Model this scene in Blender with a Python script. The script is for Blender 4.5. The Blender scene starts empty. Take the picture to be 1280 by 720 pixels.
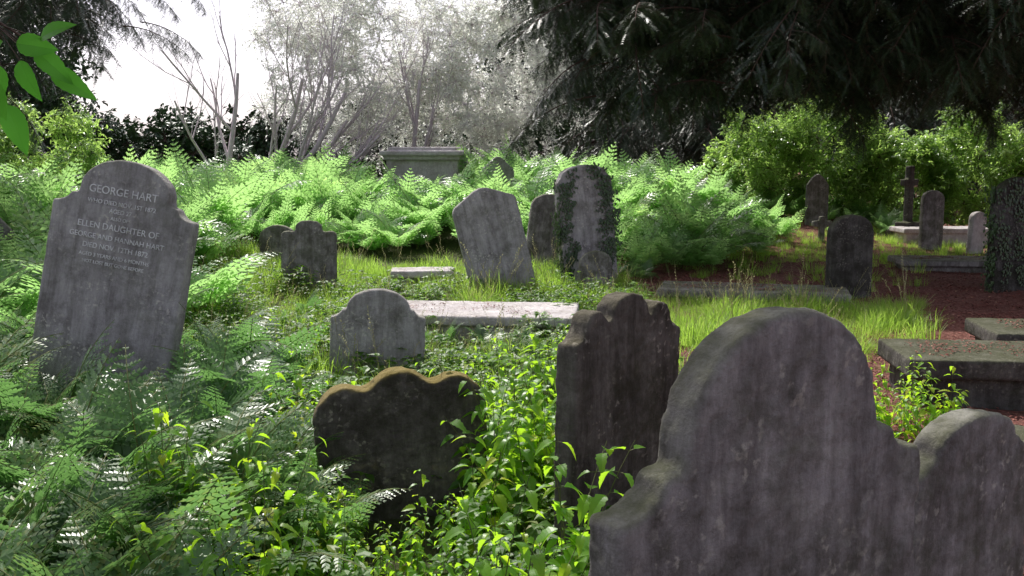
import bpy, bmesh, math, random, time
import numpy as np
from mathutils import Vector, Matrix, noise as mnoise
R = random.Random(7)
rad = math.radians
scene = bpy.context.scene
scene.view_settings.view_transform = 'Standard'
scene.view_settings.look = 'None'
scene.view_settings.exposure = 0

# ------------------------------------------------------------ terrain height
def gh(x, y):
    z = 0.85*math.exp(-((x+1.0)**2/70.0 + (y-21.5)**2/22.0))
    z += 0.75*math.exp(-((x+7.0)**2/9.0 + (y-13)**2/22.0))
    z += 0.05*mnoise.noise(Vector((x*0.45, y*0.45, 0))) + 0.02*mnoise.noise(Vector((x*1.7, y*1.7, 3)))
    if y > 30: z += min(0.03*(y-30), 1.0)
    return z

# ------------------------------------------------------------ materials
def newmat(name):
    m = bpy.data.materials.new(name); m.use_nodes = True
    nt = m.node_tree; nt.nodes.clear()
    return m, nt, nt.nodes, nt.links

def ramp(N, stops):
    r = N.new('ShaderNodeValToRGB')
    el = r.color_ramp.elements
    while len(el) < len(stops): el.new(0.5)
    for e, (p, c) in zip(el, stops):
        e.position = p; e.color = (*c, 1)
    return r

def leaf_mat(name, c1, c2, trans, tfac=0.45, rough=0.45, spec=0.4, c3=None):
    m, nt, N, L = newmat(name)
    out = N.new('ShaderNodeOutputMaterial')
    oi = N.new('ShaderNodeObjectInfo')
    geo = N.new('ShaderNodeNewGeometry')
    add = N.new('ShaderNodeMath'); add.operation = 'ADD'
    m1 = N.new('ShaderNodeMath'); m1.operation = 'MULTIPLY'; m1.inputs[1].default_value = 0.5
    m2 = N.new('ShaderNodeMath'); m2.operation = 'MULTIPLY'; m2.inputs[1].default_value = 0.5
    L.new(oi.outputs['Random'], m1.inputs[0]); L.new(geo.outputs['Random Per Island'], m2.inputs[0])
    L.new(m1.outputs[0], add.inputs[0]); L.new(m2.outputs[0], add.inputs[1])
    st = [(0.15, c1), (0.75, c2)]
    if c3: st.append((0.97, c3))
    r = ramp(N, st); L.new(add.outputs[0], r.inputs[0])
    p = N.new('ShaderNodeBsdfPrincipled')
    p.inputs['Roughness'].default_value = rough
    p.inputs['Specular IOR Level'].default_value = spec
    L.new(r.outputs[0], p.inputs['Base Color'])
    if tfac < 0.3:
        L.new(p.outputs[0], out.inputs[0]); return m
    t = N.new('ShaderNodeBsdfTranslucent')
    mx = N.new('ShaderNodeMix'); mx.data_type = 'RGBA'
    mx.inputs[0].default_value = 0.3
    mx.inputs[6].default_value = (*trans, 1)
    sc = N.new('ShaderNodeVectorMath'); sc.operation = 'SCALE'; sc.inputs['Scale'].default_value = 3.0
    L.new(r.outputs[0], sc.inputs[0]); L.new(sc.outputs[0], mx.inputs[7])
    L.new(mx.outputs[2], t.inputs['Color'])
    ms = N.new('ShaderNodeMixShader'); ms.inputs[0].default_value = tfac
    L.new(p.outputs[0], ms.inputs[1]); L.new(t.outputs[0], ms.inputs[2])
    L.new(ms.outputs[0], out.inputs[0])
    return m

def bark_mat(name, c1, c2, rough=0.8):
    m, nt, N, L = newmat(name)
    out = N.new('ShaderNodeOutputMaterial'); p = N.new('ShaderNodeBsdfPrincipled')
    tc = N.new('ShaderNodeTexCoord'); mp = N.new('ShaderNodeMapping'); mp.inputs['Scale'].default_value = (9, 9, 2)
    n = N.new('ShaderNodeTexNoise'); n.inputs['Scale'].default_value = 3; n.inputs['Detail'].default_value = 6
    L.new(tc.outputs['Object'], mp.inputs[0]); L.new(mp.outputs[0], n.inputs[0])
    r = ramp(N, [(0.3, c1), (0.7, c2)]); L.new(n.outputs[0], r.inputs[0])
    L.new(r.outputs[0], p.inputs['Base Color']); p.inputs['Roughness'].default_value = rough
    b = N.new('ShaderNodeBump'); b.inputs['Strength'].default_value = 0.6; b.inputs['Distance'].default_value = 0.02
    L.new(n.outputs[0], b.inputs['Height']); L.new(b.outputs[0], p.inputs['Normal'])
    L.new(p.outputs[0], out.inputs[0])
    return m

def stone_mat(name, base, dark, light, moss=(0.10, 0.12, 0.03), mossamt=0.5, seed=0.0, streak=0.6, lichen=1.2, lth=.55, algae=.85):
    m, nt, N, L = newmat(name)
    out = N.new('ShaderNodeOutputMaterial'); p = N.new('ShaderNodeBsdfPrincipled')
    tc = N.new('ShaderNodeTexCoord')
    off = N.new('ShaderNodeMapping'); off.inputs['Location'].default_value = (seed, seed*0.7, seed*1.3)
    L.new(tc.outputs['Object'], off.inputs[0])
    n1 = N.new('ShaderNodeTexNoise'); n1.inputs['Scale'].default_value = 4.2; n1.inputs['Detail'].default_value = 12; n1.inputs['Roughness'].default_value = 0.78
    L.new(off.outputs[0], n1.inputs[0])
    r1 = ramp(N, [(0.34, dark), (0.5, base), (0.67, light)]); L.new(n1.outputs[0], r1.inputs[0])
    # rain streaks
    mp = N.new('ShaderNodeMapping'); mp.inputs['Scale'].default_value = (12, 12, 1.6); L.new(off.outputs[0], mp.inputs[0])
    n2 = N.new('ShaderNodeTexNoise'); n2.inputs['Scale'].default_value = 1.1; n2.inputs['Detail'].default_value = 9; n2.inputs['Roughness'].default_value = .72; n2.inputs['Distortion'].default_value = .3; L.new(mp.outputs[0], n2.inputs[0])
    r2 = ramp(N, [(0.36, (0.22, 0.20, 0.18)), (0.62, (1, 1, 1))]); L.new(n2.outputs[0], r2.inputs[0])
    mu = N.new('ShaderNodeMix'); mu.data_type = 'RGBA'; mu.blend_type = 'MULTIPLY'; mu.inputs[0].default_value = streak
    L.new(r1.outputs[0], mu.inputs[6]); L.new(r2.outputs[0], mu.inputs[7])
    # fine speckle / lichen
    n3 = N.new('ShaderNodeTexNoise'); n3.inputs['Scale'].default_value = 42; n3.inputs['Detail'].default_value = 5; L.new(off.outputs[0], n3.inputs[0])
    r3 = ramp(N, [(lth, (0, 0, 0)), (lth+.1, (1, 1, 1))]); L.new(n3.outputs[0], r3.inputs[0])
    n4 = N.new('ShaderNodeTexNoise'); n4.inputs['Scale'].default_value = 4; L.new(off.outputs[0], n4.inputs[0])
    r4 = ramp(N, [(0.45, (0, 0, 0)), (0.62, (.85, .85, .85))]); L.new(n4.outputs[0], r4.inputs[0])
    mm = N.new('ShaderNodeMath'); mm.operation = 'MULTIPLY'; L.new(r3.outputs[0], mm.inputs[0]); L.new(r4.outputs[0], mm.inputs[1])
    mli = N.new('ShaderNodeMix'); mli.data_type = 'RGBA'; L.new(mm.outputs[0], mli.inputs[0])
    L.new(mu.outputs[2], mli.inputs[6]); mli.inputs[7].default_value = (light[0]*lichen, light[1]*lichen, light[2]*lichen*.9, 1)
    # dark algae growth in blotches
    n7 = N.new('ShaderNodeTexNoise'); n7.inputs['Scale'].default_value = 2.8; n7.inputs['Detail'].default_value = 10; n7.inputs['Roughness'].default_value = .75
    of2 = N.new('ShaderNodeMapping'); of2.inputs['Location'].default_value = (seed+7, 2, seed); L.new(tc.outputs['Object'], of2.inputs[0]); L.new(of2.outputs[0], n7.inputs[0])
    r7 = ramp(N, [(0.48, (0, 0, 0)), (0.62, (algae, algae, algae))]); L.new(n7.outputs[0], r7.inputs[0])
    mal = N.new('ShaderNodeMix'); mal.data_type = 'RGBA'; L.new(r7.outputs[0], mal.inputs[0]); L.new(mli.outputs[2], mal.inputs[6]); mal.inputs[7].default_value = (dark[0]*.6, dark[1]*.65, dark[2]*.5, 1)
    # moss on upward faces
    geo = N.new('ShaderNodeNewGeometry'); sx = N.new('ShaderNodeSeparateXYZ'); L.new(geo.outputs['Normal'], sx.inputs[0])
    ma = N.new('ShaderNodeMath'); ma.operation = 'MULTIPLY_ADD'; L.new(n1.outputs[0], ma.inputs[0]); ma.inputs[1].default_value = 1.6; L.new(sx.outputs['Z'], ma.inputs[2])
    r5 = ramp(N, [(0.45, (0, 0, 0)), (0.8, (1, 1, 1))])
    ms = N.new('ShaderNodeMath'); ms.operation = 'MULTIPLY'; ms.inputs[1].default_value = 0.5; L.new(ma.outputs[0], ms.inputs[0]); L.new(ms.outputs[0], r5.inputs[0])
    mk = N.new('ShaderNodeMath'); mk.operation = 'MULTIPLY'; mk.inputs[1].default_value = mossamt; L.new(r5.outputs[0], mk.inputs[0])
    mo = N.new('ShaderNodeMix'); mo.data_type = 'RGBA'; L.new(mk.outputs[0], mo.inputs[0]); L.new(mal.outputs[2], mo.inputs[6]); mo.inputs[7].default_value = (*moss, 1)
    L.new(mo.outputs[2], p.inputs['Base Color'])
    p.inputs['Roughness'].default_value = 0.9; p.inputs['Specular IOR Level'].default_value = 0.2
    b = N.new('ShaderNodeBump'); b.inputs['Strength'].default_value = 0.9; b.inputs['Distance'].default_value = 0.016
    n6 = N.new('ShaderNodeTexNoise'); n6.inputs['Scale'].default_value = 22; n6.inputs['Detail'].default_value = 8; n6.inputs['Roughness'].default_value = 0.75
    L.new(off.outputs[0], n6.inputs[0]); L.new(n6.outputs[0], b.inputs['Height']); L.new(b.outputs[0], p.inputs['Normal'])
    L.new(p.outputs[0], out.inputs[0])
    return m

# ------------------------------------------------------------ mesh builder
class MB:
    def __init__(s): s.v = []; s.f = []; s.mi = []
    def add(s, vs, fs, mi=0):
        o = len(s.v); s.v.extend([tuple(q) for q in vs])
        for f in fs: s.f.append(tuple(i+o for i in f)); s.mi.append(mi)
    def mesh(s, name, mats, smooth=False):
        me = bpy.data.meshes.new(name); me.from_pydata(s.v, [], s.f)
        for m in mats: me.materials.append(m)
        me.polygons.foreach_set('material_index', s.mi)
        if smooth: me.polygons.foreach_set('use_smooth', [True]*len(s.f))
        me.update(); return me

def link(ob): scene.collection.objects.link(ob); return ob

def tube(mb, pts, rs, n=5, mi=0):
    pts = [Vector(p) for p in pts]; vs = []; fs = []
    for i, p in enumerate(pts):
        t = (pts[min(i+1, len(pts)-1)] - pts[max(i-1, 0)]).normalized()
        a = t.cross(Vector((0.13, 0.21, 1))); 
        if a.length < 0.05: a = t.cross(Vector((1, 0, 0)))
        a.normalize(); b = t.cross(a)
        for k in range(n):
            an = 2*math.pi*k/n
            vs.append(p + (a*math.cos(an)+b*math.sin(an))*rs[i])
    for i in range(len(pts)-1):
        for k in range(n):
            fs.append((i*n+k, i*n+(k+1) % n, (i+1)*n+(k+1) % n, (i+1)*n+k))
    mb.add(vs, fs, mi)

# ------------------------------------------------------------ leaf geometry
def leaf(mb, p, d, up, L, W, n=4, serr=0.0, fold=0.25, droop=0.3, mi=0):
    d = d.normalized(); s = d.cross(up)
    if s.length < 1e-3: s = Vector((1, 0, 0))
    s.normalize(); u = s.cross(d)
    vs = []; fs = []
    k = 2*n if serr else n
    for i in range(k+1):
        t = i/k
        w = W*0.5*(math.sin(math.pi*min(1, t**0.7*0.97+0.03))**0.9)
        if serr and i % 2 == 1 and i < k: w *= (1-serr)
        c = p + d*(L*t) - u*(droop*L*t*t)
        vs += [c - s*w + u*(fold*w), c, c + s*w + u*(fold*w)]
    for i in range(k):
        a = i*3
        fs += [(a, a+1, a+4, a+3), (a+1, a+2, a+5, a+4)]
    mb.add(vs, fs, mi)

def frond(mb, base, az, L, e0, curl, rng, wmax=0.42, npair=15, npin=8, start=0.22):
    H = Vector((math.cos(az), math.sin(az), 0)); S = Vector((-H.y, H.x, 0)); Z = Vector((0, 0, 1))
    nseg = 14; pts = [Vector(base)]; T = []
    for i in range(nseg+1):
        e = e0 - curl*(i/nseg)**1.3
        t = H*math.cos(e) + Z*math.sin(e); T.append(t)
        if i < nseg: pts.append(pts[-1] + t*(L/nseg))
    tube(mb, pts, [0.0045*(1-0.8*i/nseg)*L+0.0008 for i in range(nseg+1)], 3, 1)
    roll = rng.uniform(-0.3, 0.3)
    for i in range(npair):
        s = start + (1-start)*(i+0.5)/npair; t_ = (s-start)/(1-start)
        x = s*nseg; k = int(x); f = x-k; k = min(k, nseg-1)
        P = pts[k].lerp(pts[k+1], f); Tn = T[k]; U = S.cross(Tn)*-1
        if U.z < 0: U = -U
        pl = L*wmax*((1-t_)**0.85)*min(1, 0.6+t_*2.5)
        if pl < 0.012*L: pl = 0.012*L
        for sd in (-1, 1):
            a = 0.3+0.45*t_+rng.uniform(-.1, .1)
            D = (S*sd*math.cos(a) + Tn*math.sin(a) + U*(roll*sd-0.12+rng.uniform(-.08, .08))).normalized()
            Q = (Tn - D*Tn.dot(D)).normalized()
            np_ = max(3, int(npin*(0.4+0.6*pl/(L*wmax))))
            vs = []; fs = []
            for j in range(np_):
                u = (j+0.4)/np_; dl = pl/np_*0.5
                c = P + D*(pl*u) - U*(0.18*pl*u*u)
                ql = 0.22*pl*(1-u)**0.8*min(1, .7+u*2)+0.004*L
                for q in (-1, 1):
                    o = len(vs)
                    vs += [c-D*dl, c+D*dl*.7, c + Q*q*ql + D*dl*1.4 - U*ql*0.2, c+Q*q*ql*0.75-D*dl*0.3-U*ql*.1]
                    fs.append((o, o+1, o+2, o+3))
            mb.add(vs, fs, 0)

# ------------------------------------------------------------ instancing
def proto_coll(name, meshes):
    c = bpy.data.collections.new(name)
    for i, me in enumerate(meshes):
        o = bpy.data.objects.new(name+'_variant', me); c.objects.link(o)
    return c

def scatter(name, coll, pts, rots, scl, nvar):
    me = bpy.data.meshes.new(name); me.from_pydata([tuple(p) for p in pts], [], [])
    n = len(pts)
    a = me.attributes.new('rot', 'FLOAT_VECTOR', 'POINT'); a.data.foreach_set('vector', np.array(rots, dtype=np.float32).ravel())
    a = me.attributes.new('scl', 'FLOAT', 'POINT'); a.data.foreach_set('value', np.array(scl, dtype=np.float32))
    a = me.attributes.new('idx', 'INT', 'POINT'); a.data.foreach_set('value', np.array([R.randrange(nvar) for _ in range(n)], dtype=np.int32))
    ob = link(bpy.data.objects.new(name, me))
    ng = bpy.data.node_groups.new(name+'_nodes', 'GeometryNodeTree')
    ng.interface.new_socket('Geometry', in_out='INPUT', socket_type='NodeSocketGeometry')
    ng.interface.new_socket('Geometry', in_out='OUTPUT', socket_type='NodeSocketGeometry')
    N = ng.nodes; L = ng.links
    gi = N.new('NodeGroupInput'); go = N.new('NodeGroupOutput')
    iop = N.new('GeometryNodeInstanceOnPoints')
    ci = N.new('GeometryNodeCollectionInfo'); ci.inputs['Collection'].default_value = coll
    ci.inputs['Separate Children'].default_value = True; ci.inputs['Reset Children'].default_value = True
    def na(nm, dt):
        k = N.new('GeometryNodeInputNamedAttribute'); k.data_type = dt; k.inputs['Name'].default_value = nm; return k
    L.new(gi.outputs[0], iop.inputs['Points']); L.new(ci.outputs[0], iop.inputs['Instance'])
    iop.inputs['Pick Instance'].default_value = True
    L.new(na('idx', 'INT').outputs[0], iop.inputs['Instance Index'])
    L.new(na('rot', 'FLOAT_VECTOR').outputs[0], iop.inputs['Rotation'])
    L.new(na('scl', 'FLOAT').outputs[0], iop.inputs['Scale'])
    L.new(iop.outputs[0], go.inputs[0])
    md = ob.modifiers.new('scatter', 'NODES'); md.node_group = ng
    return ob

# ============================================================ MATERIALS
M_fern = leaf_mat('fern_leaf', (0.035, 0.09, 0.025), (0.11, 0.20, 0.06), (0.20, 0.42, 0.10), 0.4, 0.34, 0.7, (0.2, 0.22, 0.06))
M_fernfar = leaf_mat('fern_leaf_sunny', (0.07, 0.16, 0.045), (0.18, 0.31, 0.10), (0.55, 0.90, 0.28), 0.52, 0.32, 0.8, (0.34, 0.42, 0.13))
M_rach = bark_mat('fern_stem', (0.10, 0.13, 0.03), (0.16, 0.16, 0.05))
M_net = leaf_mat('nettle_leaf', (0.05, 0.14, 0.015), (0.13, 0.28, 0.02), (0.56, 0.90, 0.03), 0.54, 0.38, 0.45, (0.42, 0.38, 0.03))
M_weed = leaf_mat('weed_leaf', (0.035, 0.09, 0.015), (0.11, 0.21, 0.03), (0.34, 0.62, 0.04), 0.43, 0.45, 0.35, (0.18, 0.19, 0.04))
M_stem = bark_mat('green_stem', (0.07, 0.12, 0.03), (0.12, 0.10, 0.04))
M_grass = leaf_mat('grass_blade', (0.09, 0.18, 0.025), (0.18, 0.31, 0.045), (0.54, 0.80, 0.10), 0.52, 0.45, 0.4, (0.42, 0.36, 0.18))
M_straw = leaf_mat('straw', (0.24, 0.22, 0.11), (0.40, 0.38, 0.2), (.4, .38, .2), .3, .6, .3)
M_yew = leaf_mat('yew_needle', (0.018, 0.038, 0.018), (0.055, 0.09, 0.042), (0.06, 0.11, 0.03), 0.2, 0.38, 0.65)
M_yewb = bark_mat('yew_bark', (0.05, 0.03, 0.022), (0.11, 0.06, 0.045))
M_dark = leaf_mat('shade_leaf', (0.02, 0.05, 0.018), (0.06, 0.12, 0.035), (0.07, 0.15, 0.04), 0.25, 0.4, 0.5)
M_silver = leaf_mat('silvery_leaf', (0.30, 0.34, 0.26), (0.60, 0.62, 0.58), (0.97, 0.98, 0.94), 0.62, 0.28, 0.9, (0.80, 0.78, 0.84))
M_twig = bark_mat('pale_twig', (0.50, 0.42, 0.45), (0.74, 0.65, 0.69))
M_laurel = leaf_mat('laurel_leaf', (0.08, 0.18, 0.035), (0.22, 0.36, 0.09), (0.60, 0.84, 0.18), 0.48, 0.28, 0.8)
M_maple = leaf_mat('sycamore_leaf', (0.05, 0.16, 0.02), (0.09, 0.24, 0.03), (0.13, 0.50, 0.04), 0.55, 0.45, 0.3)
M_ivy = leaf_mat('ivy_leaf', (0.015, 0.035, 0.012), (0.04, 0.08, 0.02), (0.05, 0.1, 0.02), 0.15, 0.35, 0.5)
M_litter = leaf_mat('fallen_litter', (0.11, 0.04, 0.03), (0.26, 0.09, 0.07), (0.3, 0.09, 0.06), 0.1, 0.7, 0.2, (0.42, 0.26, 0.17))

SM = [
 stone_mat('weathered_stone_lilac', (0.46, 0.43, 0.455), (0.23, 0.21, 0.215), (0.60, 0.56, 0.59), mossamt=0.3, seed=1.3, lichen=1.08, algae=.5),
 stone_mat('weathered_stone_brown', (0.15, 0.132, 0.122), (0.065, 0.055, 0.048), (0.28, 0.25, 0.235), mossamt=0.7, seed=5.1, moss=(0.26, 0.20, 0.05), streak=.7, lth=.57),
 stone_mat('weathered_stone_grey', (0.33, 0.305, 0.305), (0.14, 0.125, 0.115), (0.48, 0.45, 0.44), mossamt=0.4, seed=9.7, streak=.7, lichen=1.05, lth=.57, algae=.75),
 stone_mat('weathered_stone_dark', (0.10, 0.092, 0.088), (0.05, 0.045, 0.04), (0.18, 0.17, 0.16), mossamt=0.45, seed=12.2, moss=(0.08, 0.09, 0.03)),
 stone_mat('weathered_stone_pale', (0.56, 0.52, 0.53), (0.36, 0.30, 0.30), (0.72, 0.68, 0.69), mossamt=0.1, seed=3.9, streak=.25, algae=.35),
 stone_mat('weathered_stone_umber', (0.145, 0.128, 0.116), (0.065, 0.055, 0.046), (0.25, 0.225, 0.21), mossamt=0.3, seed=15.4, moss=(0.12, 0.11, 0.04), streak=.8, lth=.58),
]

# ============================================================ GROUND
def build_ground():
    def axis(lo, hi, near_lo, near_hi, fine, nfar):
        a = list(np.linspace(lo, near_lo, nfar, endpoint=False)) + list(np.arange(near_lo, near_hi, fine)) + list(np.linspace(near_hi, hi, nfar))
        return a
    xs = axis(-300, 300, -12, 14, 0.14, 14); ys = axis(-200, 500, -3, 26, 0.14, 16)
    v = []; f = []
    for y in ys:
        for x in xs:
            z = gh(x, y)
            if -12 < x < 14 and -3 < y < 26:
                z += 0.012*mnoise.noise(Vector((x*6, y*6, 1)))
            v.append((x, y, z))
    nx = len(xs)
    for j in range(len(ys)-1):
        for i in range(nx-1):
            a = j*nx+i; f.append((a, a+1, a+nx+1, a+nx))
    me = bpy.data.meshes.new('ground'); me.from_pydata(v, [], f); me.polygons.foreach_set('use_smooth', [True]*len(f))
    m, nt, N, L = newmat('churchyard_earth')
    out = N.new('ShaderNodeOutputMaterial'); p = N.new('ShaderNodeBsdfPrincipled'); p.inputs['Roughness'].default_value = 0.95; p.inputs['Specular IOR Level'].default_value = 0.15
    tc = N.new('ShaderNodeTexCoord')
    n1 = N.new('ShaderNodeTexNoise'); n1.inputs['Scale'].default_value = 1.4; n1.inputs['Detail'].default_value = 8; L.new(tc.outputs['Object'], n1.inputs[0])
    n2 = N.new('ShaderNodeTexNoise'); n2.inputs['Scale'].default_value = 28; n2.inputs['Detail'].default_value = 6; n2.inputs['Roughness'].default_value = .75; L.new(tc.outputs['Object'], n2.inputs[0])
    g = ramp(N, [(0.3, (0.025, 0.03, 0.012)), (0.5, (0.055, 0.065, 0.025)), (0.68, (0.09, 0.075, 0.045))]); L.new(n2.outputs[0], g.inputs[0])
    rd = ramp(N, [(0.3, (0.06, 0.03, 0.022)), (0.5, (0.17, 0.07, 0.055)), (0.7, (0.36, 0.20, 0.16))]); L.new(n2.outputs[0], rd.inputs[0])
    sx = N.new('ShaderNodeSeparateXYZ'); L.new(tc.outputs['Object'], sx.inputs[0])
    ma = N.new('ShaderNodeMath'); ma.operation = 'MULTIPLY_ADD'; L.new(n1.outputs[0], ma.inputs[0]); ma.inputs[1].default_value = 3.5; L.new(sx.outputs['X'], ma.inputs[2])
    mr = N.new('ShaderNodeMapRange'); mr.inputs['From Min'].default_value = 2.6; mr.inputs['From Max'].default_value = 3.6; L.new(ma.outputs[0], mr.inputs['Value'])
    mx = N.new('ShaderNodeMix'); mx.data_type = 'RGBA'; L.new(mr.outputs[0], mx.inputs[0]); L.new(g.outputs[0], mx.inputs[6]); L.new(rd.outputs[0], mx.inputs[7])
    L.new(mx.outputs[2], p.inputs['Base Color'])
    b = N.new('ShaderNodeBump'); b.inputs['Strength'].default_value = 0.8; b.inputs['Distance'].default_value = 0.03; L.new(n2.outputs[0], b.inputs['Height']); L.new(b.outputs[0], p.inputs['Normal'])
    L.new(p.outputs[0], out.inputs[0])
    me.materials.append(m)
    link(bpy.data.objects.new('ground', me))
build_ground()

# ============================================================ GRAVESTONES
ctex = bpy.data.textures.new('stone_wear', 'CLOUDS'); ctex.noise_scale = 0.12; ctex.noise_depth = 3
ctex2 = bpy.data.textures.new('stone_chips', 'CLOUDS'); ctex2.noise_scale = 0.03; ctex2.noise_depth = 2

def wear(ob, vox, disp=0.012, bev=0.012):
    b = ob.modifiers.new('bevel', 'BEVEL'); b.width = bev; b.segments = 2; b.limit_method = 'ANGLE'; b.angle_limit = rad(40)
    r = ob.modifiers.new('remesh', 'REMESH'); r.mode = 'VOXEL'; r.voxel_size = vox; r.use_smooth_shade = True
    d = ob.modifiers.new('wear', 'DISPLACE'); d.texture = ctex; d.strength = disp; d.mid_level = 0.5; d.texture_coords = 'GLOBAL'
    d = ob.modifiers.new('chips', 'DISPLACE'); d.texture = ctex2; d.strength = disp*0.6; d.mid_level = 0.5; d.texture_coords = 'GLOBAL'
    s = ob.modifiers.new('soft', 'SMOOTH'); s.iterations = 2; s.factor = 0.5

def catmull(pts, n=7):
    out = []
    P = [pts[0]] + pts + [pts[-1]]
    for i in range(1, len(P)-2):
        p0, p1, p2, p3 = P[i-1], P[i], P[i+1], P[i+2]
        for k in range(n):
            t = k/n
            out.append(tuple(0.5*((2*p1[a]) + (-p0[a]+p2[a])*t + (2*p0[a]-5*p1[a]+4*p2[a]-p3[a])*t*t + (-p0[a]+3*p1[a]-3*p2[a]+p3[a])*t**3) for a in (0, 1)))
    out.append(pts[-1]); return out

def pr_round(w, h, rise):
    return [(w/2*math.sin(a), h-rise+rise*math.cos(a)) for a in np.linspace(0, math.pi/2, 16)]
def pr_shoulder(w, h, ra, rise, ledge, drop, cove):
    z0 = h-rise
    pts = [(ra*math.sin(a), z0+rise*math.cos(a)) for a in np.linspace(0, math.pi/2, 18)]
    pts += [(ra+0.004, z0-drop), (ra+ledge, z0-drop-0.006)]
    x0 = ra+ledge; x1 = w/2
    for a in np.linspace(0.15, math.pi/2, 8):
        pts.append((x0+0.006+(x1-x0-0.006)*(1-math.cos(a)), z0-drop-0.006-cove*math.sin(a)))
    pts.append((x1, z0-drop-cove-0.03))
    return pts
def pr_wave(w, h, k=1.0):
    c = [(0, h), (.07*w, h-.012*k), (.13*w, h-.045*k), (.18*w, h-.075*k), (.23*w, h-.075*k), (.29*w, h-.055*k), (.36*w, h-.06*k), (.43*w, h-.095*k), (.48*w, h-.15*k), (.5*w, h-.21*k)]
    return catmull(c, 4)
def pr_scroll(w, h):
    c = [(0, h), (.08*w, h-.008), (.14*w, h-.035), (.17*w, h-.075), (.20*w, h-.095), (.235*w, h-.07), (.28*w, h-.05), (.35*w, h-.055), (.39*w, h-.085), (.41*w, h-.125), (.45*w, h-.15), (.5*w, h-.16)]
    return catmull(c, 4)
def pr_gable(w, h, d):
    c = [(0, h), (.1*w, h-.02), (.25*w, h-.35*d), (.38*w, h-.6*d), (.46*w, h-.75*d), (.5*w, h-d)]
    return catmull(c, 4)
def pr_step(w, h):
    return catmull([(0, h), (.12*w, h-.005), (.2*w, h-.03), (.235*w, h-.06)], 4) + [(.24*w, h-.12), (.3*w, h-.135), (.36*w, h-.12), (.44*w, h-.125), (.49*w, h-.15), (.5*w, h-.19)]
def pr_gothic(w, h, rise):
    return [(w/2*t, h - rise*(t**1.7)) for t in np.linspace(0, 1, 14)]

def gravestone(name, x, y, w, h, prof, t=0.1, rz=0, roll=0, lean=0, mat=0, vox=0.012, disp=0.012, parts=None, bev=0.012):
    half = prof
    out = [(-a, b) for a, b in reversed(half[1:])] + half
    out = [(-w/2, -0.35)] + out + [(w/2, -0.35)]
    bm = bmesh.new()
    vs = [bm.verts.new((a, -t/2, b)) for a, b in out]
    f = bm.faces.new(vs)
    r = bmesh.ops.extrude_face_region(bm, geom=[f])
    for e in r['geom']:
        if isinstance(e, bmesh.types.BMVert): e.co.y += t
    bmesh.ops.recalc_face_normals(bm, faces=bm.faces)
    me = bpy.data.meshes.new(name); bm.to_mesh(me); bm.free(); me.materials.append(SM[mat])
    ob = link(bpy.data.objects.new(name, me))
    ob.location = (x, y, gh(x, y)); ob.rotation_euler = (rad(lean), rad(roll), rad(rz))
    wear(ob, vox, disp, bev)
    return ob

gravestone('gravestone', 0.495, 1.83, 0.84, 1.325, pr_shoulder(.84, 1.325, .265, .235, .045, .02, .06), t=.085, rz=35, mat=2, vox=0.007, disp=0.014, bev=.012)
gravestone('gravestone', 1.15, 2.46, 0.54, .935, pr_shoulder(.54, .935, .18, .07, .02, .006, .03), t=.085, rz=36, roll=0, mat=2, vox=0.008)
gravestone('gravestone', -0.47, 4.35, 0.76, 0.685, pr_wave(.76, .685, .9), t=.10, rz=14, roll=-4, lean=3, mat=1, vox=0.009, disp=.016)
gravestone('gravestone', 0.41, 3.75, 0.68, 1.07, pr_scroll(.68, 1.07), t=.095, rz=48, roll=1, mat=5, vox=0.008, disp=.012, bev=.008)
gravestone('gravestone', -0.97, 7.0, 0.67, 0.70, pr_shoulder(.67, .70, .22, .13, .03, .01, .05), t=.09, rz=6, roll=2, mat=0, vox=0.011)
gh_stone = gravestone('inscribed_gravestone', -2.47, 5.7, 0.88, 1.61, pr_shoulder(.88, 1.61, .28, .19, .05, .03, .06), t=.11, rz=-10, roll=9, lean=-6, mat=0, vox=0.01, disp=.006)
gravestone('gravestone', -0.08, 11.7, 0.78, 1.28, pr_gable(.78, 1.28, .22), t=.11, rz=14, roll=-13, lean=-3, mat=0, vox=0.014)
ivs = gravestone('ivy_covered_gravestone', 0.97, 12.3, 0.74, 1.50, pr_shoulder(.74, 1.5, .31, .13, .02, .01, .04), t=.12, rz=22, roll=-5, mat=0, vox=0.014)
gravestone('gravestone', 0.45, 14.6, 0.6, 1.05, pr_round(.6, 1.05, .2), t=.1, rz=20, roll=8, mat=2, vox=0.016)
gravestone('gravestone', 1.02, 11.8, 0.40, 0.50, pr_round(.40, .50, .16), t=.09, rz=10, roll=-5, mat=2, vox=0.014)
gravestone('gravestone', -2.38, 11.6, 0.64, 0.82, pr_step(.64, .82), t=.1, rz=8, roll=1, mat=2, vox=0.013)
gravestone('gravestone', 3.88, 11.4, 0.54, 0.97, pr_round(.54, .97, .2), t=.12, rz=14, mat=3, vox=0.014)
dks = gravestone('ivy_covered_gravestone', 6.15, 12.1, 0.8, 1.38, pr_round(.8, 1.38, .3), t=.14, rz=20, mat=3, vox=0.016)
gravestone('gravestone', 5.8, 19, 0.42, 0.98, pr_gothic(.42, .98, .22), t=.1, rz=0, mat=2, vox=0.016)
gravestone('gravestone', 6.95, 16.5, 0.40, 0.98, pr_round(.40, .98, .16), t=.1, rz=12, mat=2, vox=0.016)
gravestone('gravestone', 7.55, 16.2, 0.34, 0.68, pr_round(.34, .68, .1), t=.1, rz=30, roll=4, mat=4, vox=0.016)
gravestone('gravestone', -3.2, 13.6, 0.5, 0.50, pr_round(.5, .50, .18), t=.12, rz=0, mat=2, vox=0.016)
gravestone('gravestone', -0.27, 19, 0.62, 1.04, pr_gable(.62, 1.04, .3), t=.12, rz=12, mat=0, vox=0.018)
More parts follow.
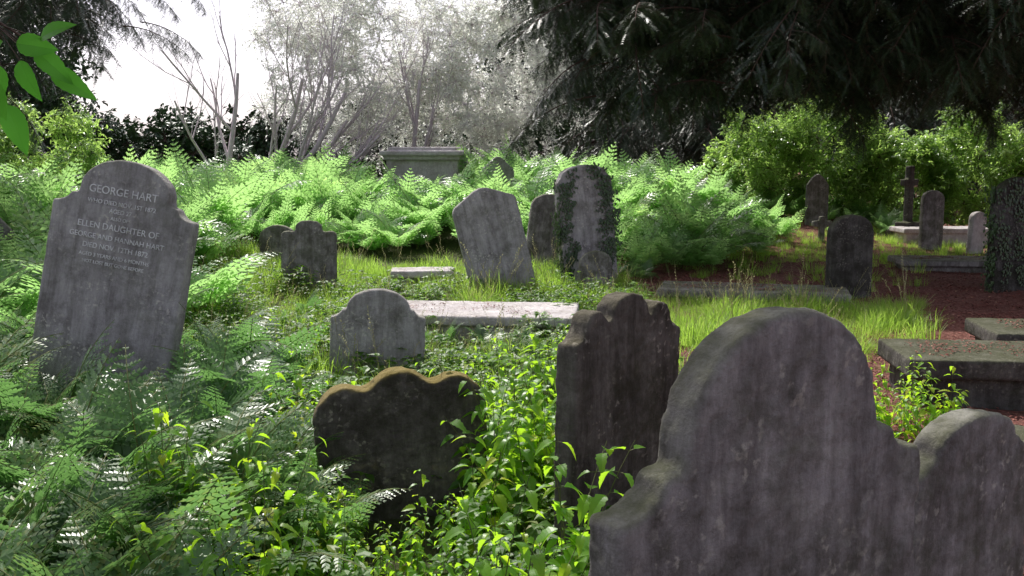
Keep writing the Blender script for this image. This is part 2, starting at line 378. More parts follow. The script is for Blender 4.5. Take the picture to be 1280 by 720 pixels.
gravestone('gravestone', -4.75, 10.0, 0.36, 1.25, pr_round(.36, 1.25, .03), t=.10, rz=20, roll=-38, mat=2, vox=0.018)

# inscription on the tall stone
Mt, nt, N, L = newmat('inscription_letters'); o_ = N.new('ShaderNodeOutputMaterial'); p_ = N.new('ShaderNodeBsdfPrincipled')
tc = N.new('ShaderNodeTexCoord')
nn = N.new('ShaderNodeTexNoise'); nn.inputs['Scale'].default_value = 9; nn.inputs['Detail'].default_value = 8; nn.inputs['Roughness'].default_value = .8; L.new(tc.outputs['Object'], nn.inputs[0]); rr = ramp(N, [(0.36, (0.45, 0.43, 0.45)), (0.55, (0.82, 0.80, 0.84))]); L.new(nn.outputs[0], rr.inputs[0]); L.new(rr.outputs[0], p_.inputs['Base Color']); p_.inputs['Roughness'].default_value = .9; L.new(p_.outputs[0], o_.inputs[0])
lines = [('GEORGE HART', .064, 1.40), ('WHO DIED NOV. 1ST 1872', .036, 1.34), ('AGED 27', .036, 1.295), ('ALSO OF', .028, 1.255), ('ELLEN DAUGHTER OF', .052, 1.195), ('GEORGE AND HANNAH HART', .043, 1.135), ('DIED NOV. 12TH 1872', .042, 1.08), ('AGED 3 YEARS AND 6 MONTHS', .031, 1.03), ('NOT LOST BUT GONE BEFORE', .028, .99)]
for i, (tx, sz, z) in enumerate(lines):
    c = bpy.data.curves.new('letters', 'FONT'); c.body = tx; c.size = sz; c.align_x = 'CENTER'; c.extrude = 0.002; c.materials.append(Mt)
    o = link(bpy.data.objects.new('inscription_line', c)); o.parent = gh_stone
    o.location = (0.0, -0.0567, z); o.rotation_euler = (rad(90), 0, 0)

def boxes(name, blist, loc, rz, mat, vox, disp=.012, lean=(0, 0)):
    bm = bmesh.new()
    for (cx, cy, cz, sx, sy, sz) in blist:
        bmesh.ops.create_cube(bm, size=1, matrix=Matrix.Translation((cx, cy, cz)) @ Matrix.Diagonal((sx, sy, sz, 1)))
    me = bpy.data.meshes.new(name); bm.to_mesh(me); bm.free(); me.materials.append(SM[mat])
    ob = link(bpy.data.objects.new(name, me)); ob.location = (loc[0], loc[1], gh(loc[0], loc[1])+(loc[2] if len(loc) > 2 else 0)); ob.rotation_euler = (rad(lean[0]), rad(lean[1]), rad(rz))
    wear(ob, vox, disp); return ob
def ledger(loc, Lx, Ly, top, rz, mat, vox=.014, lean=(0, 0), th=.09):
    return boxes('ledger_tomb', [(0, 0, top-th/2, Lx, Ly, th), (0, 0, (top-th)/2-.1, Lx-.14, Ly-.14, top-th+.22)], loc, rz, mat, vox, lean=lean)
ledger((-0.28, 9.0), 1.75, 0.95, .25, -6, 4)
ledger((2.75, 11.3), 2.1, 0.85, .16, -14, 2)
ledger((6.3, 14.3), 1.5, .8, .18, -5, 2)
ledger((3.60, 6.6), 2.0, .8, .34, -6, 3, th=.13)
ledger((4.75, 7.65), 2.1, .8, .31, -8, 3, th=.12)
ledger((-1.15, 12.7), .8, .5, .16, 5, 4)
ledger((2.75, 4.9), 1.1, .5, .18, -30, 3)
ledger((-1.45, 4.3), .5, .25, .30, 30, 2, lean=(0, 16))
ledger((7.6, 17.6), 1.6, .7, .3, 0, 4)
boxes('chest_tomb', [(0, 0, .0, 1.75, 1.0, .3), (0, 0, .5, 1.4, .7, .8), (-.68, -.32, .5, .14, .14, .8), (.68, -.32, .5, .14, .14, .8), (-.68, .32, .5, .14, .14, .8), (.68, .32, .5, .14, .14, .8), (0, 0, .93, 1.6, .9, .07), (0, 0, 1.03, 1.75, 1.02, .1), (0, 0, 1.12, 1.45, .75, .08)], (-1.8, 21, -.12), -8, 4, .022)
boxes('stone_cross', [(0, 0, .0, .6, .5, .36), (0, 0, .22, .36, .3, .2), (0, 0, .75, .13, .12, 1.15), (0, 0, 1.03, .38, .12, .12)], (7.15, 18, 0), 32, 3, .018)
boxes('stone_cross', [(0, 0, .0, .4, .3, .16), (0, 0, .3, .10, .09, .5), (0, 0, .42, .36, .09, .1)], (5.35, 17.2, -.12), 8, 2, .018)

# ============================================================ PLANT PROTOTYPES
def fern_plant(seed, mat, n=8, L=0.9, detail=(14, 8), e=(58, 82), cu=(55, 105)):
    rng = random.Random(seed); mb = MB()
    for i in range(n):
        az = 2*math.pi*(i+rng.uniform(-.3, .3))/n
        frond(mb, (rng.uniform(-.04, .04), rng.uniform(-.04, .04), -0.02), az, L*rng.uniform(.7, 1.1), rad(rng.uniform(*e)), rad(rng.uniform(*cu)), rng, wmax=.32, npair=detail[0], npin=detail[1], start=.25)
    return mb.mesh('fern_plant', [mat, M_rach])
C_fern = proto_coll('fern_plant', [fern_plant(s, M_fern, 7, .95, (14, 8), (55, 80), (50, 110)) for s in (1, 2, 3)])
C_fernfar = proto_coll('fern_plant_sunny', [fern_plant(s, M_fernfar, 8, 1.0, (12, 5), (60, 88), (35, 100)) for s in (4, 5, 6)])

def nettle(seed, H=0.75):
    rng = random.Random(seed); mb = MB()
    for st in range(3):
        h = H*rng.uniform(.6, 1.05); bx, by = rng.uniform(-.12, .12), rng.uniform(-.12, .12)
        lx, ly = rng.uniform(-.16, .16), rng.uniform(-.16, .16)
        pos = lambda t: Vector((bx+lx*t*t, by+ly*t*t, h*t))
        tube(mb, [pos(t) for t in np.linspace(0, 1, 8)], [0.003*(1-.6*t) for t in np.linspace(0, 1, 8)], 4, 1)
        n = 8; a0 = rng.uniform(0, 3)
        for i in range(n):
            t = .15+.85*(i+.5)/n
            for k in range(2):
                az = a0 + i*math.pi/2 + k*math.pi + rng.uniform(-.25, .25)
                ll = rng.uniform(.045, .09)*(1.2-.75*t)/.65
                d = Vector((math.cos(az), math.sin(az), rng.uniform(-.6, .1)+t*.3))
                p = pos(t); pe = p + d.normalized()*0.018
                tube(mb, [p, pe], [.0013, .001], 3, 1)
                leaf(mb, pe, d, Vector((rng.uniform(-.3, .3), rng.uniform(-.3, .3), 1)), ll, ll*.62, 5, .22, .3, rng.uniform(.3, .9))
    return mb.mesh('nettle_plant', [M_net, M_stem])
C_net = proto_coll('nettle_plant', [nettle(s) for s in range(10, 16)])

def bramble(seed):
    rng = random.Random(seed); mb = MB()
    for i in range(26):
        az = rng.uniform(0, 6.28); r = rng.uniform(0.02, .22)
        p = Vector((r*math.cos(az), r*math.sin(az), rng.uniform(.03, .22)*(1.2-2*r)))
        tube(mb, [Vector((r*.3*math.cos(az), r*.3*math.sin(az), 0)), p], [.0015, .001], 3, 1)
        for k in (-.9, 0, .9):
            d = Vector((math.cos(az+k), math.sin(az+k), rng.uniform(-.2, .4)))
            leaf(mb, p, d, Vector((0, 0, 1)), rng.uniform(.03, .055), rng.uniform(.02, .035), 3, 0, .25, .3)
    return mb.mesh('low_weed', [M_weed, M_stem])
C_weed = proto_coll('low_weed', [bramble(s) for s in range(20, 23)])

def grass(seed, nb=46, hh=(.06, .24), tall=0):
    rng = random.Random(seed); mb = MB()
    for i in range(nb):
        az = rng.uniform(0, 6.28); r = rng.uniform(0, .14); h = rng.uniform(*hh); b = rng.uniform(.03, .3)
        a2 = az+rng.uniform(-1, 1)
        base = Vector((r*math.cos(az), r*math.sin(az), -.01)); H = Vector((math.cos(a2), math.sin(a2), 0)); S = Vector((-H.y, H.x, 0))*rng.uniform(.002, .0045)
        vs = []
        for t in (0, .4, .75, 1):
            c = base + Vector((0, 0, h*(t-.3*t*t*b*4*t))) + H*(b*t*t*.6)
            vs += [c-S*(1-t*.9), c+S*(1-t*.9)]
        mb.add(vs, [(0, 1, 3, 2), (2, 3, 5, 4), (4, 5, 7, 6)])
    for i in range(tall):   # flowering stalks
        a = rng.uniform(0, 6.28); H = Vector((math.cos(a), math.sin(a), 0)); h = rng.uniform(.25, .5)
        pts = [Vector((0, 0, 0))+H*(.05+.12*t*t)+Vector((0, 0, h*t)) for t in (0, .35, .7, 1)]
        tube(mb, pts, [.0018, .0015, .0012, .0008], 3, 1)
        for k in range(8):
            p = pts[2].lerp(pts[3], k/8); d = Vector((rng.uniform(-1, 1), rng.uniform(-1, 1), 1))
            leaf(mb, p, d, Vector((0, 1, .2)), .018, .006, 2, 0, .1, .1, 1)
    return mb.mesh('grass_tuft', [M_grass, M_straw])
C_grass = proto_coll('grass_tuft', [grass(30), grass(31), grass(32), grass(33, 40, (.08, .28)), grass(35, 46, (.05, .2)), grass(36), grass(34, 30, (.1, .3), 4)])

def yew_bough(seed):
    rng = random.Random(seed); mb = MB()
    L = 1.2; n = 13
    main = [Vector((0.05*math.sin(3*t+seed), L*t, .12*t-.55*t*t)) for t in np.linspace(0, 1, 9)]
    tube(mb, main, [.012*(1-.8*i/8) for i in range(9)], 4, 1)
    def at(t):
        x = t*8; k = min(int(x), 7); return main[k].lerp(main[k+1], x-k)
    for i in range(n):
        t = .12+.86*i/n; P = at(t)
        for sd in (-1, 1):
            sl = (.5*(1-t*.65))*rng.uniform(.5, 1.2)
            d = Vector((sd*math.cos(.6)+rng.uniform(-.3, .3), math.sin(.6)+rng.uniform(-.5, .4), rng.uniform(-.8, .1)))
            d.normalize(); pts = [P + d*(sl*u) - Vector((0, 0, .5*sl*u*u)) for u in (0, .35, .7, 1)]
            tube(mb, pts, [.004, .003, .002, .001], 3, 1)
            m = 6
            for j in range(m):
                u = .1+.9*j/m; x = u*3; k = min(int(x), 2); Q = pts[k].lerp(pts[k+1], x-k)
                for s2 in (-1, 1):
                    td = (d*.8 + Vector((s2*.35*sd+rng.uniform(-.3, .3), s2*.8, rng.uniform(-.9, .0)))).normalized()
                    tl = rng.uniform(.06, .16)
                    side = td.cross(Vector((rng.uniform(-.5, .5), 0, 1))).normalized()
                    vs = []; fs = []; q = 6
                    for a in range(q):
                        c = Q + td*(tl*a/q) - Vector((0, 0, .3*tl*(a/q)**2))
                        for s3 in (-1, 1):
                            e = c + side*s3*rng.uniform(.018, .028) + td*.014
                            o = len(vs); vs += [c-td*.005, c+td*.005, e]; fs.append((o, o+1, o+2))
                    o = len(vs); vs += [Q-side*.002, Q+side*.002, Q+td*tl]; fs.append((o, o+1, o+2))
                    mb.add(vs, fs)
    return mb.mesh('yew_bough', [M_yew, M_yewb])
C_yew = proto_coll('yew_bough', [yew_bough(s) for s in (1, 2, 3, 4)])

def leafclump(seed, mat, bmat, rad_, n, ll, lw, twigs=14, tr=1.0):
    rng = random.Random(seed); mb = MB()
    for i in range(twigs):
        v = Vector((rng.gauss(0, 1), rng.gauss(0, 1), rng.gauss(0.15, .8))).normalized()
        Lh = rad_*rng.uniform(.6, 1.1); side = v.cross(Vector((0, 0, 1))).normalized()
        pts = [v*(Lh*t) - Vector((0, 0, .2*Lh*t*t)) + side*(.06*Lh*math.sin(4*t+i)) for t in (0, .33, .66, 1)]
        tube(mb, pts, [.006*tr, .005*tr, .004*tr, .002*tr], 3, 1)
        for j in range(n//twigs):
            t = .15+.85*rng.random(); x = t*3; k = min(int(x), 2); P = pts[k].lerp(pts[k+1], x-k)
            d = (v*.6+Vector((rng.uniform(-1, 1), rng.uniform(-1, 1), rng.uniform(-.8, .5)))).normalized()
            leaf(mb, P, d, Vector((rng.uniform(-.4, .4), rng.uniform(-.4, .4), 1)), ll*rng.uniform(.7, 1.2), lw*rng.uniform(.7, 1.2), 2, 0, .25, .3)
    return mb.mesh('leafy_twig', [mat, bmat])
C_dark = proto_coll('dark_leaf_twigs', [leafclump(s, M_dark, M_yewb, .75, 240, .13, .07) for s in (1, 2, 3)])
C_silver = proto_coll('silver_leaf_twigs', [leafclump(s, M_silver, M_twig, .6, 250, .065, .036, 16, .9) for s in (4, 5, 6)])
C_laurel = proto_coll('laurel_leaf_twigs', [leafclump(s, M_laurel, M_stem, .42, 150, .12, .045, 14) for s in (7, 8, 9)])
C_maple_far = proto_coll('canopy_leaf_twigs', [leafclump(s, M_maple, M_yewb, .6, 150, .11, .09, 12) for s in (10, 11)])

# ============================================================ TREES
def grow(mb, p, d, L, r, lev, maxlev, tips, rng, up=.15, wig=.25, nch=4, sides=6, spread=.8, shrink=.62):
    p = Vector(p); d = Vector(d).normalized(); n = 5
    pts = [p.copy()]; rs = [r]; ds = [d.copy()]
    for i in range(n):
        d = (d + Vector((rng.uniform(-wig, wig), rng.uniform(-wig, wig), rng.uniform(-wig, wig)+up))*.5).normalized()
        pts.append(pts[-1]+d*(L/n)); rs.append(r*(1-.55*(i+1)/n)); ds.append(d.copy())
    tube(mb, pts, rs, max(3, sides), 0)
    if lev >= maxlev: tips.append((pts[-1], d)); return
    for i in range(nch):
        t = .35+.65*(i+rng.random()*.6)/nch; k = min(int(t*n), n)
        a = Vector((rng.uniform(-1, 1), rng.uniform(-1, 1), rng.uniform(-.3, .8)))
        nd = (ds[k]+a*spread).normalized()
        grow(mb, pts[k], nd, L*shrink*rng.uniform(.8, 1.15), rs[k]*.6, lev+1, maxlev, tips, rng, up, wig, nch, sides-1, spread, shrink)

def lobe_points(lobes, n, lo=.6, hi=1.05, rng=R, zmin=.1):
    w = [l[3]*l[4]+l[3]*l[5] for l in lobes]; out = []
    while len(out) < n:
        l = rng.choices(lobes, w)[0]
        v = Vector((rng.gauss(0, 1), rng.gauss(0, 1), rng.gauss(0, 1))).normalized()
        s = rng.uniform(lo, hi)*(1+.25*mnoise.noise(v*2.2+Vector((l[0], l[1], l[2]))))
        p = Vector((l[0]+v.x*l[3]*s, l[1]+v.y*l[4]*s, l[2]+v.z*l[5]*s))
        if p.z < gh(p.x, p.y)+zmin: continue
        out.append((p, v))
    return out

def tree_obj(name, trunks, lobes, coll, nvar, n, scl, bmat, lo=.6, hi=1.05, bough=False, seed=1, zmin=.1, maxlev=2, keep=None, nch=4):
    rng = random.Random(seed)
    root = link(bpy.data.objects.new(name, None)); root.location = (0, 0, 0)
    mb = MB(); tips = []
    for (p, d, L, r) in trunks: grow(mb, p, d, L, r, 0, maxlev, tips, rng, nch=nch)
    o = link(bpy.data.objects.new('trunk_and_limbs', mb.mesh('trunk_and_limbs', [bmat], True))); o.parent = root
    P = lobe_points(lobes, n, lo, hi, rng, zmin)
    if keep: P = [q for q in P if keep(q[0])]
    pts = [q[0] for q in P]; rots = []
    for q, v in P:
        if bough:
            az = math.atan2(v.y, v.x)-math.pi/2+rng.uniform(-.7, .7); rots.append((rng.uniform(-.6, .25), rng.uniform(-.3, .3), az))
        else: rots.append((rng.uniform(-.9, .9), rng.uniform(-.9, .9), rng.uniform(0, 6.28)))
    f = scatter('crown_foliage', coll, pts, rots, [rng.uniform(*scl) for _ in pts], nvar); f.parent = root
    return root

# big yew overhanging from the right (trunk stands out to the right)
tree_obj('yew_tree', [((11.5, 16.5, 0), (-.1, -.1, 1), 3.8, .38), ((12.0, 15.5, 0), (-.5, -.2, 1), 4.2, .3)],
   [(3.0, 15.2, 4.8, 2.2, 2.0, 2.1), (5.6, 14.0, 4.6, 2.6, 2.2, 2.0), (9.0, 13.8, 4.6, 3.2, 2.6, 2.1), (1.9, 15.8, 5.2, 1.6, 1.6, 2.0), (5, 16.5, 5.2, 3.5, 2.5, 2.2), (11.5, 16, 4.0, 3.0, 3, 2.4), (7.2, 11.8, 4.4, 2.4, 1.6, 1.3),
    (1.6, 14.2, 3.4, .9, .9, 1.1), (3.6, 13.6, 3.3, 1.2, 1.0, .9), (6.0, 14.5, 3.3, 1.4, 1.0, .8), (8.2, 15.5, 3.3, 1.6, 1.0, .9)],
   C_yew, 4, 1800, (.7, 1.25), M_yewb, lo=.45, hi=1.0, bough=True, seed=3, zmin=2.4)
tree_obj('yew_tree', [((6.1, 21.8, 0), (0, 0, 1), 3.0, .13), ((6.45, 22, 0), (.15, 0, 1), 2.8, .1)],
   [(7.2, 27, 2.9, 3.2, 1.6, 2.2), (3.4, 27, 2.9, 2.4, 1.6, 2.2), (11.5, 26, 2.9, 2.8, 1.6, 2.2), (14.5, 24, 2.9, 2.8, 1.6, 2.2)],
   C_yew, 4, 560, (.9, 1.5), M_yewb, lo=.4, hi=1.0, bough=True, seed=4, zmin=.6)
# dark tree upper left
tree_obj('yew_tree', [((-9.2, 13.0, 0), (.1, -.1, 1), 3.6, .3)],
   [(-5.2, 11.3, 3.7, 1.2, 1.1, 1.1), (-6.6, 11.6, 3.7, 1.7, 1.5, 1.4), (-8.6, 12.5, 3.8, 2.2, 2.0, 2.0), (-10.5, 14, 4.2, 2.5, 2.5, 2.6)],
   C_yew, 4, 720, (.45, .9), M_yewb, lo=.3, bough=True, seed=5, zmin=1.8)
# silvery twiggy trees centre
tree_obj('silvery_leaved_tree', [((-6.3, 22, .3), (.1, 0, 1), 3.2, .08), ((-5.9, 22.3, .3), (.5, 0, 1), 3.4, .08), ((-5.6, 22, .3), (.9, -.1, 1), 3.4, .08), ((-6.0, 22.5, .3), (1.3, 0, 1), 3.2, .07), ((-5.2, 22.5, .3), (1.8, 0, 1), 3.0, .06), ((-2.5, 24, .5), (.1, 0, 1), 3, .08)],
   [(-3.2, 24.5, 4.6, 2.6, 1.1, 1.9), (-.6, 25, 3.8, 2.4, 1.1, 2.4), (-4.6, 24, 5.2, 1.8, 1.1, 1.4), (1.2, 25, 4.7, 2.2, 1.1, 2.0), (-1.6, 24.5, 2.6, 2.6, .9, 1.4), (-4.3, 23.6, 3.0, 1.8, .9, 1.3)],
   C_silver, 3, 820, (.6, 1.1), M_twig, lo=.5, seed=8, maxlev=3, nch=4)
# laurels
tree_obj('laurel_bush', [((5.4, 20.5, .2), (0, 0, 1), 1.0, .06)],
   [(5.0, 20.3, 1.4, 1.1, .9, 1.2), (6.4, 20.5, 1.6, 1.3, 1, 1.3), (7.7, 20.3, 1.1, 1.1, .9, 1.0)],
   C_laurel, 3, 400, (.6, 1.0), M_stem, lo=.6, seed=11)
tree_obj('laurel_bush', [((10, 19.5, .2), (0, 0, 1), 1.2, .06)],
   [(9.4, 19.9, 1.3, 1.3, 1, 1.3), (11.2, 19.8, 1.2, 1.4, 1, 1.3)],
   C_laurel, 3, 320, (.6, 1.0), M_stem, lo=.6, seed=12)
tree_obj('laurel_bush', [((-8, 14.5, .2), (0, 0, 1), 1.2, .06)],
   [(-7.2, 15.5, 1.5, 1.2, 1, 1.1), (-8.8, 14.5, 1.8, 1.6, 1, 1.5)],
   C_laurel, 3, 300, (.5, .9), M_stem, lo=.5, seed=13)

# distant woodland closing the view
def gap(p):
    a = p.x/max(p.y, 1)
    if -.42 < a < -.26 and p.z > 2.9: return False
    if -.26 <= a < -.02 and p.z > 3.0: return False
    return True
bl = []
rr_ = random.Random(4)
for i in range(26):
    x = -36+i*2.9; bl.append((x, 33+rr_.uniform(-1.5, 2.0), rr_.uniform(3, 4.2), 2.9, 2, rr_.uniform(3.4, 4.4)))
tree_obj('distant_woodland', [((x, 34, .5), (0, 0, 1), 2.2 if -14 < x < 1 else 4, .2) for x in (-22, -18, 5, 9, 15, 22)], bl, C_dark, 3, 2500, (1.1, 1.9), M_yewb, lo=.35, seed=21, maxlev=1, keep=gap)

# overhanging deciduous tree, trunk beside the photographer
root = tree_obj('sycamore_tree', [((-4.6, .6, 0), (.15, .35, 1), 4.6, .28)],
   [(-2.8, 5.0, 6.0, 2.2, 2.0, 1.3), (.6, 5.2, 6.4, 2.2, 2.0, 1.2), (3.4, 5.0, 6.2, 2.0, 2.0, 1.2), (-4.5, 2.5, 6, 2, 2, 1.3)],
   C_maple_far, 2, 260, (.7, 1.1), M_yewb, lo=.2, seed=31)

rng = random.Random(2); mb = MB()
path = [(-4.2, .9, 3.4), (-3.0, 1.2, 2.9), (-2.0, 1.5, 2.4), (-1.3, 1.75, 2.05), (-.98, 1.85, 1.88), (-.87, 1.9, 1.80)]
tube(mb, path, [.02, .016, .011, .006, .003, .002], 5, 1)
for (x, y, z, dx, dz) in [(-.90, 1.85, 1.81, .9, -.1), (-.88, 1.88, 1.80, .8, -.7), (-.90, 1.86, 1.78, .3, -1), (-.93, 1.84, 1.77, -.2, -1), (-.95, 1.9, 1.82, -.7, -.5), (-.92, 1.8, 1.74, .1, -1), (-.87, 1.92, 1.77, .75, -.5), (-.95, 1.82, 1.71, -.3, -.8), (-.93, 1.86, 1.70, .35, -1), (-.86, 1.86, 1.82, .4, .2), (-.97, 1.86, 1.78, -.5, -.9)]:
    q = Vector((x, y, z)); tube(mb, [Vector((-.95, 1.87, 1.85)), q], [.0015, .001], 3, 1)
    d = Vector((dx, rng.uniform(-.3, .1), dz)).normalized(); up = Vector((rng.uniform(-.5, .5), -.8, .4+rng.uniform(-.4, .4)))
    leaf(mb, q, d, (up-d*up.dot(d)).normalized(), rng.uniform(.065, .095), rng.uniform(.034, .046), 7, .07, .2, .3)
o = link(bpy.data.objects.new('hanging_branch', mb.mesh('hanging_branch', [M_maple, M_yewb]))); o.parent = root

# ============================================================ GROUND COVER
def plants(name, coll, nvar, n, fn, scl, tilt=.2, seed=0):
    rng = random.Random(seed); pts = []; rots = []; sc = []; tries = 0
    while len(pts) < n and tries < n*30:
        tries += 1
        q = fn(rng)
        if q is None: continue
        x, y, s = q
        pts.append((x, y, gh(x, y))); rots.append((rng.uniform(-tilt, tilt), rng.uniform(-tilt, tilt), rng.uniform(0, 6.28))); sc.append(s*rng.uniform(*scl))
    return scatter(name, coll, pts, rots, sc, nvar)

def f_bank(r):
    x = r.uniform(-9, 8); y = r.uniform(11, 22)
    front = 14.9 if -4 < x < 1.8 else 13.2
    if x > 3: front = 14.5 + (x-3)*.9
    if x < -3.6: front = 11.0
    if y < front: return None
    if x > 4.5 and r.random() < .6: return None
    s = 1.1 if x < 4 else .7
    if y < front+1: s *= .7
    if abs(x+1.8) < 1.2 and abs(y-21) < .9: return None
    if -3.4 < x < .2 and 18.0 < y < 20.6: s *= .72
    return x, y, s
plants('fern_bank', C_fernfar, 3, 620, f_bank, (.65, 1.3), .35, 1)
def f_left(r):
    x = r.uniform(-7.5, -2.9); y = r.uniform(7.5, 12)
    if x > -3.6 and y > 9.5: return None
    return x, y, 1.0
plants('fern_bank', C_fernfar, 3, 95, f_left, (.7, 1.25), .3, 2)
def f_near(r):
    y = r.uniform(2.3, 6.8); x = r.uniform(-.60*y, -.20*y)
    if abs(x+2.45) < .55 and 5.3 < y < 6.3: return None
    if abs(x+.97) < .5 and y > 5.9: return None
    if y < 3.4 and x/y > -.36: return None
    s = .85
    if abs(x+2.4) < .6 and y < 5.4: s = .78
    if x/y > -.27: s *= .7
    if y < 3.6: s *= .85
    return x, y, s
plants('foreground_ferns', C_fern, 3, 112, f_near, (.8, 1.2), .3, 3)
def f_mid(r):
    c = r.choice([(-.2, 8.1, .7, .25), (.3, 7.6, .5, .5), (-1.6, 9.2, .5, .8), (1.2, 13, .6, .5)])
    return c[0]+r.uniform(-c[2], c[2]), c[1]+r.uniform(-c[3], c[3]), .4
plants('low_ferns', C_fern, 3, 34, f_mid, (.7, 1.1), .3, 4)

def f_nettle(r):
    y = r.uniform(2.2, 5.2); x = r.uniform(-2.2, .35)
    px = x/y
    if px < -.38: return None
    if y > 3.6 and px < -.22: return None
    if x > .16 and y < 2.9: return None
    if px < -.2: s = .82
    elif px < -.03:
        s = .5 if y < 4.1 else .4
        if 3.95 < y < 4.6: return None
    else: s = 1.0
    if y < 2.9: s *= .85
    if x > .05 and 3.1 < y < 4.2: s = .5
    if x > .12 and 3.4 < y < 4.2: return None
    return x, y, s
plants('nettle_patch', C_net, 6, 150, f_nettle, (.6, 1.2), .18, 5)
def f_net2(r):
    c = r.choice([(.1, 5.4, .5, .7), (-.2, 6.4, .7, .8), (.75, 4.7, .4, .5), (2.0, 4.2, .4, .3), (2.2, 5.6, .5, .2), (-1.5, 7.6, .5, .5), (.1, 5.2, .4, .5)])
    return c[0]+r.uniform(-c[2], c[2]), c[1]+r.uniform(-c[3], c[3]), .6
plants('nettle_patch', C_net, 6, 90, f_net2, (.6, 1.1), .2, 6)
def f_weed(r):
    y = 2.2+9.5*r.random()**.8; x = r.uniform(-.42*y, .10*y+.3)
    if mnoise.noise(Vector((x*1.3, y*1.3, 4))) < -.1: return None
    if abs(x+.28) < .85 and abs(y-9) < .45: return None
    return x, y, 1
plants('low_weeds', C_weed, 3, 780, f_weed, (.6, 1.5), .2, 7)

def f_grass(r):
    y = r.uniform(6.0, 15.5); x = r.uniform(-.42*y, .42*y)
    redness = mnoise.noise(Vector((x*.7, y*.7, 9)))
    lim = .9 + redness*1.8
    if 8.2 < y < 10.9: lim = 3.6+redness*2.5
    if x > lim and r.random() < .94: return None
    if y > 14 and x < 1.5: return None
    if abs(x+.28) < .85 and abs(y-9) < .45: return None
    nn = mnoise.noise(Vector((x*1.3, y*1.3, 2)))
    if nn < -.2 and r.random() < .7: return None
    return x, y, .9+.9*mnoise.noise(Vector((x*1.5, y*1.5, 6)))
plants('grass', C_grass, 7, 5600, f_grass, (.4, 1.15), .3, 8)
def f_grass2(r):
    x = r.uniform(1.5, 9); y = r.uniform(14.8, 19)
    return x, y, 1
plants('grass', C_grass, 6, 700, f_grass2, (.4, 1.0), .2, 9)

def flake(seed):
    rng = random.Random(seed); mb = MB()
    for i in range(26):
        p = Vector((rng.uniform(-.16, .16), rng.uniform(-.16, .16), rng.uniform(.004, .02)))
        a = rng.uniform(0, 6.28); leaf(mb, p, Vector((math.cos(a), math.sin(a), rng.uniform(-.1, .25))), Vector((rng.uniform(-.4, .4), rng.uniform(-.4, .4), 1)), rng.uniform(.02, .05), rng.uniform(.006, .025), 2, 0, .3, .3)
    return mb.mesh('fallen_leaves', [M_litter])
C_lit = proto_coll('fallen_leaf_patch', [flake(s) for s in range(40, 43)])
def f_lit(r):
    y = r.uniform(2.6, 15.5); x = r.uniform(.3, .58*y+1)
    if x < 1.2 and r.random() < .7: return None
    return x, y, 1
plants('fallen_leaves', C_lit, 3, 2000, f_lit, (.7, 1.3), .05, 10)
rng = random.Random(9); pts = []
for (cx, cy, top, lx, ly, rz, nn_) in [(-.28, 9, .252, .75, .38, -6, 10), (2.75, 11.3, .163, .9, .33, -14, 26), (3.60, 6.6, .342, .9, .3, -6, 34), (4.75, 7.65, .312, .9, .3, -8, 34), (6.3, 14.3, .18, .6, .3, -5, 20)]:
    for k in range(nn_):
        a, b = rng.uniform(-lx, lx)*.9, rng.uniform(-ly, ly)*.7
        c, s = math.cos(rad(rz)), math.sin(rad(rz)); pts.append((cx+a*c-b*s, cy+a*s+b*c, gh(cx, cy)+top))
scatter('fallen_leaves', C_lit, pts, [(0, 0, rng.uniform(0, 6)) for _ in pts], [.7]*len(pts), 3)

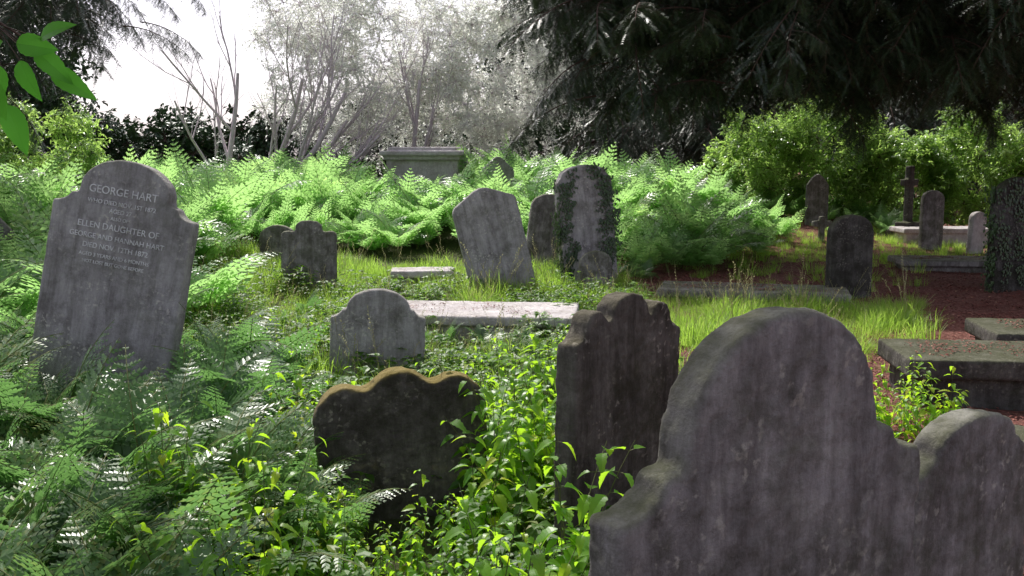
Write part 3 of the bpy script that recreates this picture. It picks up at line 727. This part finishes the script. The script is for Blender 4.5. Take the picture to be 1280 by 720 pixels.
# ivy leaves on the two stones
def ivyp():
    mb = MB(); rng = random.Random(5)
    for i in range(12):
        a = rng.uniform(0, 6.28); p = Vector((rng.uniform(-.09, .09), rng.uniform(-.035, -.008), rng.uniform(-.09, .09)))
        leaf(mb, p, Vector((math.cos(a)*.5, -.25, -.8)), Vector((0, -1, .3)), rng.uniform(.035, .06), rng.uniform(.03, .05), 3, 0, .15, .2)
    tube(mb, [(-.02, -.004, -.1), (.01, -.006, 0), (0, -.004, .1)], [.004, .004, .003], 3, 1)
    return mb.mesh('ivy_sprig', [M_ivy, M_yewb])
C_ivy = proto_coll('ivy_sprig', [ivyp()])
def ivy_on(st, w, h, t, n, dens, seed):
    rng = random.Random(seed); pts = []; rots = []
    while len(pts) < n:
        x = rng.uniform(-w/2, w/2); z = rng.uniform(0, h*.97)
        if mnoise.noise(Vector((x*4+seed, z*1.3, seed))) < dens: continue
        if abs(x) > w*.4 and z > h*.85: continue
        side = rng.random()
        if side < .75: pts.append((x, -t/2-.004, z)); rots.append((0, rng.uniform(-.6, .6), 0))
        else: pts.append((-w/2-.004, rng.uniform(-t/2, t/2), z*.9)); rots.append((0, 0, -math.pi/2))
    o = scatter('ivy', C_ivy, pts, rots, [rng.uniform(.5, .9) for _ in pts], 1); o.parent = st
ivy_on(ivs, .74, 1.5, .12, 130, -.06, 3.3)
ivy_on(dks, .8, 1.38, .14, 110, -.2, 6.1)

# ============================================================ LIGHT, SKY, CAMERA
az, el = -24, 52
sv = Vector((math.sin(rad(az))*math.cos(rad(el)), math.cos(rad(az))*math.cos(rad(el)), math.sin(rad(el))))
w = bpy.data.worlds.new('World'); scene.world = w; w.use_nodes = True
nt = w.node_tree; bg = nt.nodes['Background']
sky = nt.nodes.new('ShaderNodeTexSky'); sky.sky_type = 'NISHITA'; sky.sun_disc = False
sky.sun_elevation = rad(el); sky.sun_rotation = rad(az); sky.air_density = 1.0; sky.dust_density = 3.0
hs = nt.nodes.new('ShaderNodeHueSaturation'); hs.inputs['Saturation'].default_value = 0.35; hs.inputs['Value'].default_value = 1.3
tint = nt.nodes.new('ShaderNodeMix'); tint.data_type = 'RGBA'; tint.blend_type = 'MULTIPLY'; tint.inputs[0].default_value = 1; tint.inputs[7].default_value = (1.0, .96, 1.04, 1)
nt.links.new(sky.outputs[0], hs.inputs['Color']); nt.links.new(hs.outputs[0], tint.inputs[6]); nt.links.new(tint.outputs[2], bg.inputs[0]); bg.inputs[1].default_value = 0.15
ld = bpy.data.lights.new('sun', 'SUN'); ld.energy = 5.0; ld.angle = rad(0.5); ld.color = (1.0, 0.96, 0.89)
lo = link(bpy.data.objects.new('sun', ld)); lo.rotation_euler = sv.to_track_quat('Z', 'Y').to_euler(); lo.location = (-5, 10, 20)

cam = bpy.data.cameras.new('camera'); cam.lens = 35; cam.sensor_width = 36; cam.clip_end = 1500; cam.clip_start = .05
co = link(bpy.data.objects.new('camera', cam)); co.location = (0, 0, 1.6); co.rotation_euler = (rad(90-7.33), 0, 0)
scene.camera = co
